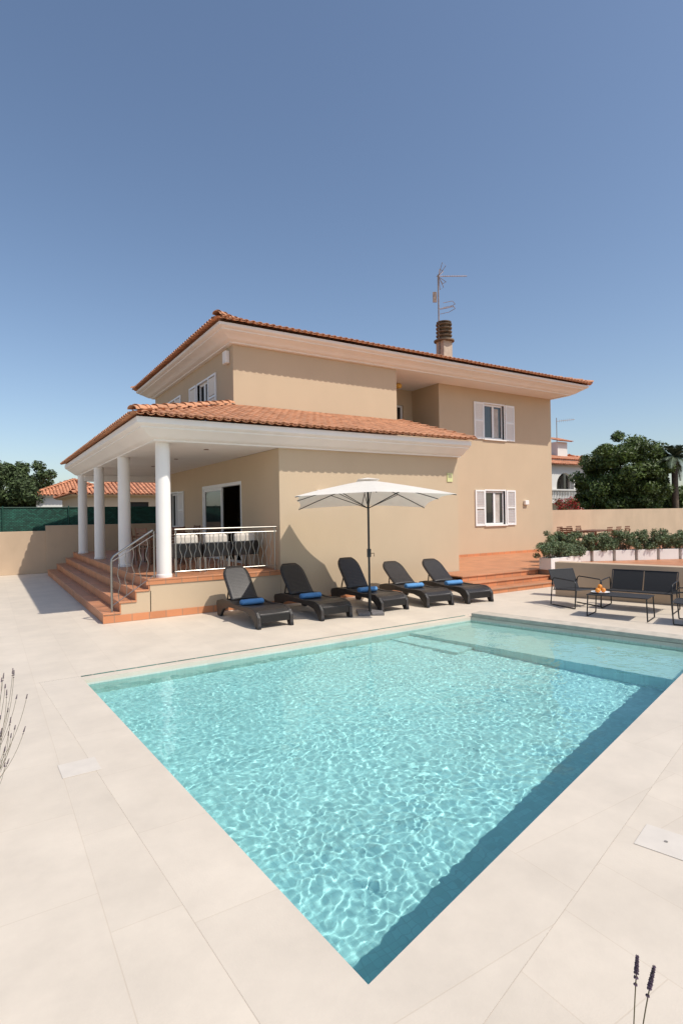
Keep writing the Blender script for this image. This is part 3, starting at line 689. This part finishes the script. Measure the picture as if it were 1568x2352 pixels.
chair((3.75,13.5,ZP),0); chair((3.2,14.3,ZP),-math.pi/2); chair((3.2,14.95,ZP),-math.pi/2); chair((4.45,14.6,ZP),math.pi/2); chair((3.1,12.75,ZP),-math.pi/2+.3)
table((18.9,12.6,ZTc-.0),.2,.9,.45)
for i in range(3): chair((18.2+i*.7,13.25+.1*i,ZTc),math.pi+.2,.78); chair((18.4+i*.7,11.95+.1*i,ZTc),.2,.78)
chair((17.2,12.4,ZTc),-math.pi/2+.2,.78)
# ---------------------------------------------------------------- vegetation
def leaves(centers,radii,n_per,size,flat=.0):
    vs=[];fs=[]
    for c,r in zip(centers,radii):
        dirs=rng.normal(size=(n_per,3)); dirs/=np.linalg.norm(dirs,axis=1)[:,None]
        rr=r*(rng.random(n_per)**.45)[:,None]; p=np.array(c)+dirs*rr*np.array([1,1,.8])
        nrm=rng.normal(size=(n_per,3))+dirs*1.0+np.array([0,0,.6]); nrm/=np.linalg.norm(nrm,axis=1)[:,None]
        t=np.cross(nrm,rng.normal(size=(n_per,3))); t/=np.linalg.norm(t,axis=1)[:,None]; b=np.cross(nrm,t)
        s=(size*(.6+.8*rng.random(n_per)))[:,None]
        q=np.stack([p-t*s,p-b*s*.45+nrm*s*.12,p+t*s,p+b*s*.45+nrm*s*.12],axis=1).reshape(-1,3)
        o=len(vs); vs+=q.tolist(); fs+=[(o+4*i,o+4*i+1,o+4*i+2,o+4*i+3) for i in range(n_per)]
    return vs,fs
def tree(loc,name,label,cat,R,zc,zr,ncl,nper,lsize,lm,th=.16,lean=0):
    t_=thing(name,loc,label,cat)
    mb=MB(); mb.tube([(0,0,0),(.05,.03,zc*.35),(lean,.05,zc*.8),(lean,.1,zc+zr*.4)],[th,th*.8,th*.6,th*.25],10)
    cs=[];rs=[]
    for i in range(ncl):
        d=Vector(rng.normal(size=3)).normalized(); k=.5+.5*rng.random(); bump=1+.3*noise.noise(d*1.9+Vector(loc)*.1)
        c=(lean+d.x*R*k*bump,d.y*R*k*bump,zc+d.z*zr*k*bump); cs.append(c); rs.append(R*(.12+.15*rng.random()))
    for i in range(0,ncl,max(1,ncl//12)):
        c=cs[i]; mb.tube([(lean*.8,.05,zc*.7),(lean+(c[0]-lean)*.5,c[1]*.5,(zc*.8+c[2])*.5),c],[th*.4,th*.22,th*.08],6)
    mb.build('trunk',BARK,t_,smooth=True)
    vs,fs=leaves(cs,rs,nper,lsize); mb=MB(); mb.add(vs,fs); mb.build('crown',lm,t_,recalc=False); return t_
tree((32.1,19.5,0),'tree','dense dark green broadleaf tree behind the wall','tree',2.65,3.5,2.85,170,330,.095,LEAFT)
tree((30.7,20.5,0),'tree','smaller leafy tree beside the white neighbouring house','tree',1.15,2.5,1.4,60,220,.08,LEAFT)
tree((36.0,19.5,0),'tree','low leafy shrub-like tree beneath the palm','tree',1.7,2.2,1.3,70,220,.09,LEAFT)
tree((2.0,52,0),'pine_tree','rounded dark green pine tree beyond the fence','pine tree',3.0,3.9,2.5,130,330,.12,LEAFP)
tree((-3.4,50,0),'pine_tree','rounded dark green pine tree beyond the fence','pine tree',3.4,3.5,2.5,120,330,.12,LEAFP)
PT=thing('palm_tree',(33.3,17.1,0),'palm with long arching fronds behind the wall','palm tree')
MB().tube([(0,0,0),(.05,0,2),(0,0,4.7)],[.2,.17,.16],12).build('trunk',BARK,PT,smooth=True)
mb=MB()
for i in range(46):
    a=i*2.39996+random.uniform(-.2,.2); el=random.uniform(-.35,1.3); Lf=random.uniform(1.7,2.2); pts=[]
    for k in range(9):
        t=k/8; r=Lf*t*math.cos(el)*(1-.1*t); z=4.8+Lf*(t*math.sin(el)*.75-.40*t*t); pts.append(Vector((r*math.cos(a),r*math.sin(a),z)))
    mb.tube(pts,[.025]*5+[.018]*4,4)
    for k in range(1,30):
        t=k/30; p=pts[int(t*8)].lerp(pts[min(8,int(t*8)+1)],t*8-int(t*8)); dr=(pts[min(8,int(t*8)+1)]-pts[int(t*8)]).normalized()
        sd=dr.cross(Vector((0,0,1))).normalized(); ll=.42*math.sin(math.pi*(.15+.8*t))
        for s in (-1,1):
            tip=p+sd*s*ll*.7+dr*ll*.75-Vector((0,0,ll*.15)); mb.add([p-dr*.035,p+dr*.035,tip],[(0,1,2)])
mb.build('crown',PALM,PT,recalc=False)
BG=thing('bougainvillea',(24.2,17.4,0),'bougainvillea shrub with red flowers above the wall','shrub')
mb=MB()
for i in range(6): mb.tube([(0,0,0),(random.uniform(-.2,.2),0,1.2),(random.uniform(-.4,.4),random.uniform(-.2,.2),2.1)],[.03,.02,.01],6)
mb.build('trunk',BARK,BG)
cs=[(random.uniform(-.7,.4),random.uniform(-.3,.3),random.uniform(1.6,2.4)) for _ in range(22)]
vs,fs=leaves(cs,[.2]*22,60,.045); mb=MB(); mb.add(vs,fs); mb.build('foliage',LEAFT,BG,recalc=False)
vs,fs=leaves(cs,[.24]*22,70,.045); mb=MB(); mb.add(vs,fs); mb.build('flower',FLOWER,BG,recalc=False)
def planter(loc,rz,w_=.7,dp=.32,hh=.30,fol=.42,k=40):
    t_=thing('planter_box',loc,'white planter box filled with grey green shrubs','planter',rz,'white planter boxes on the terrace')
    mb=MB(); t=.03
    mb.box(-w_/2,w_/2,-dp/2,-dp/2+t,0,hh).box(-w_/2,w_/2,dp/2-t,dp/2,0,hh).box(-w_/2,-w_/2+t,-dp/2+t,dp/2-t,0,hh).box(w_/2-t,w_/2,-dp/2+t,dp/2-t,0,hh).box(-w_/2+t,w_/2-t,-dp/2+t,dp/2-t,0,hh-.04)
    mb.build('box',WHITEP,t_,bevel=.008)
    cs=[]
    for _ in range(k):
        x=random.uniform(-w_*.64,w_*.64); top=fol*(1-.35*(abs(x)/(w_*.64))**2)*random.uniform(.75,1.12)
        cs.append((x,random.uniform(-dp*.6,dp*.6),hh+.05+(top-.05)*random.random()))
    mb=MB()
    for c in cs: mb.tube([(c[0]*.6,c[1]*.6,hh-.05),c],.006,4)
    mb.build('stem',BARK,t_)
    vs,fs=leaves(cs,[.09+.06*random.random() for _ in cs],120,.028); mb=MB(); mb.add(vs,fs); mb.build('foliage',LEAF,t_,recalc=False)
planter((12.35,9.35,ZTc),0,.78,.36,.30,.42)
planter((13.3,9.75,ZTc),-.1,.8,.34,.26,.44)
for i in range(9):
    f=i/8; planter((14.0+5.0*f,10.6-2.4*f,ZTc),-.45,.60,.34,.31,.56)
def cp(x,d,z): return Vector((.8457*x+.5336*d,-.5336*x+.8457*d,z))
def lavender(loc,stems,label,thin=1.0,ln=(.08,.13)):
    t_=thing('lavender_plant',loc,label,'lavender')
    for base,tip,bend in stems:
        ms=MB(); mf=MB()
        b=Vector(base); tp=Vector(tip); mid=(b+tp)/2+Vector(bend); pts=[]
        for k in range(13):
            t=k/12; pts.append(b*(1-t)**2+mid*2*t*(1-t)+tp*t*t)
        ms.tube(pts,.0018*thin,5)
        Lt=(pts[-1]-pts[-2]).normalized(); total=random.uniform(*ln); nb=int(total/.0075)
        for k in range(nb):
            c=tp-Lt*(k*.0075); rr=.0058*thin*(1-.45*(abs(k-nb*.55)/nb*1.2))
            if k>nb*.6 and k%3: continue
            for q in range(5):
                a=q*1.256+k*.7; o=Vector((math.cos(a),math.sin(a),.35))*rr*.8
                p=c+o; s=rr*.62; mf.add([p+Vector((s,0,0)),p+Vector((0,s,0)),p+Vector((-s,0,0)),p+Vector((0,-s,0)),p+Vector((0,0,s*1.7)),p-Vector((0,0,s*1.2))],[(0,1,4),(1,2,4),(2,3,4),(3,0,4),(1,0,5),(2,1,5),(3,2,5),(0,3,5)])
        ms.build('stem',LAVS,t_,smooth=True); mf.build('flower_spike',LAVF,t_,recalc=False)
    cs=[(random.uniform(-.10,.10),random.uniform(-.10,.10),random.uniform(.02,.16)) for _ in range(14)]
    vs,fs=leaves(cs,[.06]*14,40,.02); mb=MB(); mb.add(vs,fs); mb.build('foliage',LEAF,t_,recalc=False)
b0=cp(.80,1.62,0)
lavender(b0,[((0,0,.05),cp(.815,1.60,.585)-b0,(.02,.02,0)),((.01,0,.05),cp(.862,1.60,.555)-b0,(-.01,.02,0))],'sparse purple lavender spikes rising from the paving edge')
b1=cp(-2.5,3.5,0); st=[]
for i in range(40):
    z=random.uniform(.30,.90); dpt=3.5+random.uniform(-.2,.2)
    x=-2.17+.26*(1-abs(z-.62)/.36)*random.random()**.8-.12*random.random()
    st.append(((random.uniform(-.05,.05),random.uniform(-.05,.05),.05),cp(x,dpt,z)-b1,Vector(cp(random.uniform(.10,.2),0,0))+Vector((0,0,-.12-random.random()*.08))))
lavender(b1,st,'dry dark lavender bush with thin curving stems',.7,(.04,.065))
# ---------------------------------------------------------------- neighbouring houses
def nhouse(label,x0,x1,y0,y1,ze,rise,wm,wins=()):
    t_=thing('house',((x0+x1)/2,(y0+y1)/2,0),label,'house')
    mb=MB(); 
    wall(mb,'v',y0,x0,x1,0,ze,[(a,b,c,d_) for (ax_,a,b,c,d_) in wins if ax_=='v'])
    wall(mb,'u',x0,y0,y1,0,ze,[(a,b,c,d_) for (ax_,a,b,c,d_) in wins if ax_=='u'])
    wall(mb,'u',x1,y0,y1,0,ze,sgn=-1); wall(mb,'v',y1,x0,x1,0,ze,sgn=-1)
    mb.build('wall',wm,t_,world=True,recalc=False)
    for (ax_,a,b,c,d_) in wins:
        if ax_=='v': MB().box(a,b,y0+.15,y0+.18,c,d_).build('window',GLASS,t_,world=True)
        else: MB().box(x0+.15,x0+.18,a,b,c,d_).build('window',GLASS,t_,world=True)
    mb=MB(); o=.45; Rr_=min(x1-x0,y1-y0)/2+o; k=rise/Rr_
    slope(mb,(x0-o,y0-o),(x1+o,y0-o),(0,1),Rr_,ze,k,1,1,W=.25,C=.45); slope(mb,(x0-o,y0-o),(x0-o,y1+o),(1,0),Rr_,ze,k,1,1,W=.25,C=.45)
    slope(mb,(x0-o,y1+o),(x1+o,y1+o),(0,-1),Rr_,ze,k,1,1,W=.5,C=.9); slope(mb,(x1+o,y0-o),(x1+o,y1+o),(-1,0),Rr_,ze,k,1,1,W=.5,C=.9)
    for cx_,cy_,dx,dy in ((x0-o,y0-o,1,1),(x1+o,y0-o,-1,1),(x0-o,y1+o,1,-1)):
        ridge(mb,(cx_,cy_,ze+.07),(cx_+Rr_*dx,cy_+Rr_*dy,ze+rise+.09),r=.14)
    mb.build('roof',TILEN,t_,world=True,recalc=False)
    sweep([(x0,y0),(x1,y0),(x1,y1),(x0,y1)],[(0,ze-.12),(.4,ze-.06),(.4,ze-.01),(0,ze-.01)],True).build('eave',wm,t_,world=True)
    return t_
nhouse('single storey cream house with orange tiled roof beyond the fence',4.6,15,36,44,3.25,1.35,NEIGHC,[('v',7.3,8.6,1.2,2.8),('v',9.4,10.2,1.2,2.4),('u',38,39.2,1.2,2.4)])
nhouse('small white house with orange tiled roof beyond the fence',3.4,9.5,50,57,3.7,1.4,NEIGH,[('v',4.6,5.8,1.2,2.4)])
nhouse('low cream house with orange hipped roof behind other houses',9.5,18,58,66,4.6,1.6,NEIGHC,[('v',11,12,2.4,3.6)])
nb=nhouse('white two storey house with balcony and tiled roof',33.0,42,27.5,35,5.7,1.1,NEIGH,[('v',34.2,35.6,3.0,4.6),('v',36.6,38.2,2.7,4.7),('u',29,30.2,3,4.4)])
MB().box(31.8,39.5,25.9,27.45,2.4,2.6).build('balcony_floor',NEIGH,nb,world=True)
mb=MB()
for i in range(42):
    mb.lathe([(.04,0),(.07,.15),(.035,.4),(.05,.7)],(31.9+i*.18,25.98,2.6),n=8)
mb.build('balustrade',NEIGH,nb,world=True); MB().box(31.8,39.5,25.88,26.08,3.3,3.4).build('balcony_rail',NEIGH,nb,world=True)
MB().box(38.2,39.4,28.5,31,5.8,7.3).build('roof_turret',NEIGH,nb,world=True)
mb=MB(); slope(mb,(38.0,28.2),(39.6,28.2),(0,1),1.4,7.3,.3,0,0,W=.25,C=.45); mb.build('turret_roof',TILEN,nb,world=True,recalc=False)
mb=MB(); slope(mb,(31.6,25.7),(39.8,25.7),(0,1),2.0,5.15,.28,0,0,W=.25,C=.45); mb.build('balcony_roof',TILEN,nb,world=True,recalc=False)
def arcade(mb,x0,x1,y,z0,z1,arches,t=.25):
    N_=12
    xs_=[x0]; 
    for (c,hw_,zs) in arches: xs_+=[c-hw_,c+hw_]
    xs_.append(x1)
    for i in range(0,len(xs_),2): mb.box(xs_[i],xs_[i+1],y,y+t,z0,z1)
    for (c,hw_,zs) in arches:
        pts=[(c-hw_*math.cos(math.pi*k/N_),zs+hw_*math.sin(math.pi*k/N_)) for k in range(N_+1)]
        for k in range(N_):
            (xa,za),(xb,zb_)=pts[k],pts[k+1]
            mb.add([(xa,y,za),(xb,y,zb_),(xb,y,z1),(xa,y,z1),(xa,y+t,za),(xb,y+t,zb_),(xb,y+t,z1),(xa,y+t,z1)],[(0,1,2,3),(4,7,6,5),(0,4,5,1)])
mb=MB(); arcade(mb,31.8,39.5,26.1,2.6,5.15,[(33.2,1.0,3.6),(35.8,1.0,3.6),(38.2,.9,3.6)]); mb.build('arcade',NEIGH,nb,world=True,recalc=False)
mb=MB(); mb.tube([(38.8,29,7.0),(38.8,29,9.3)],.03,6); mb.tube([(38.7,28.9,9.0),(40.0,28.2,9.15)],.018,5)
for i in range(8): 
    p=Vector((38.9+i*.14,28.8-i*.075,9.02+i*.017)); mb.tube([p-Vector((.0,.0,.12)),p+Vector((0,0,.12))],.010,4)
mb.build('antenna',GALV,nb,world=True)
print('done',len(bpy.data.objects))
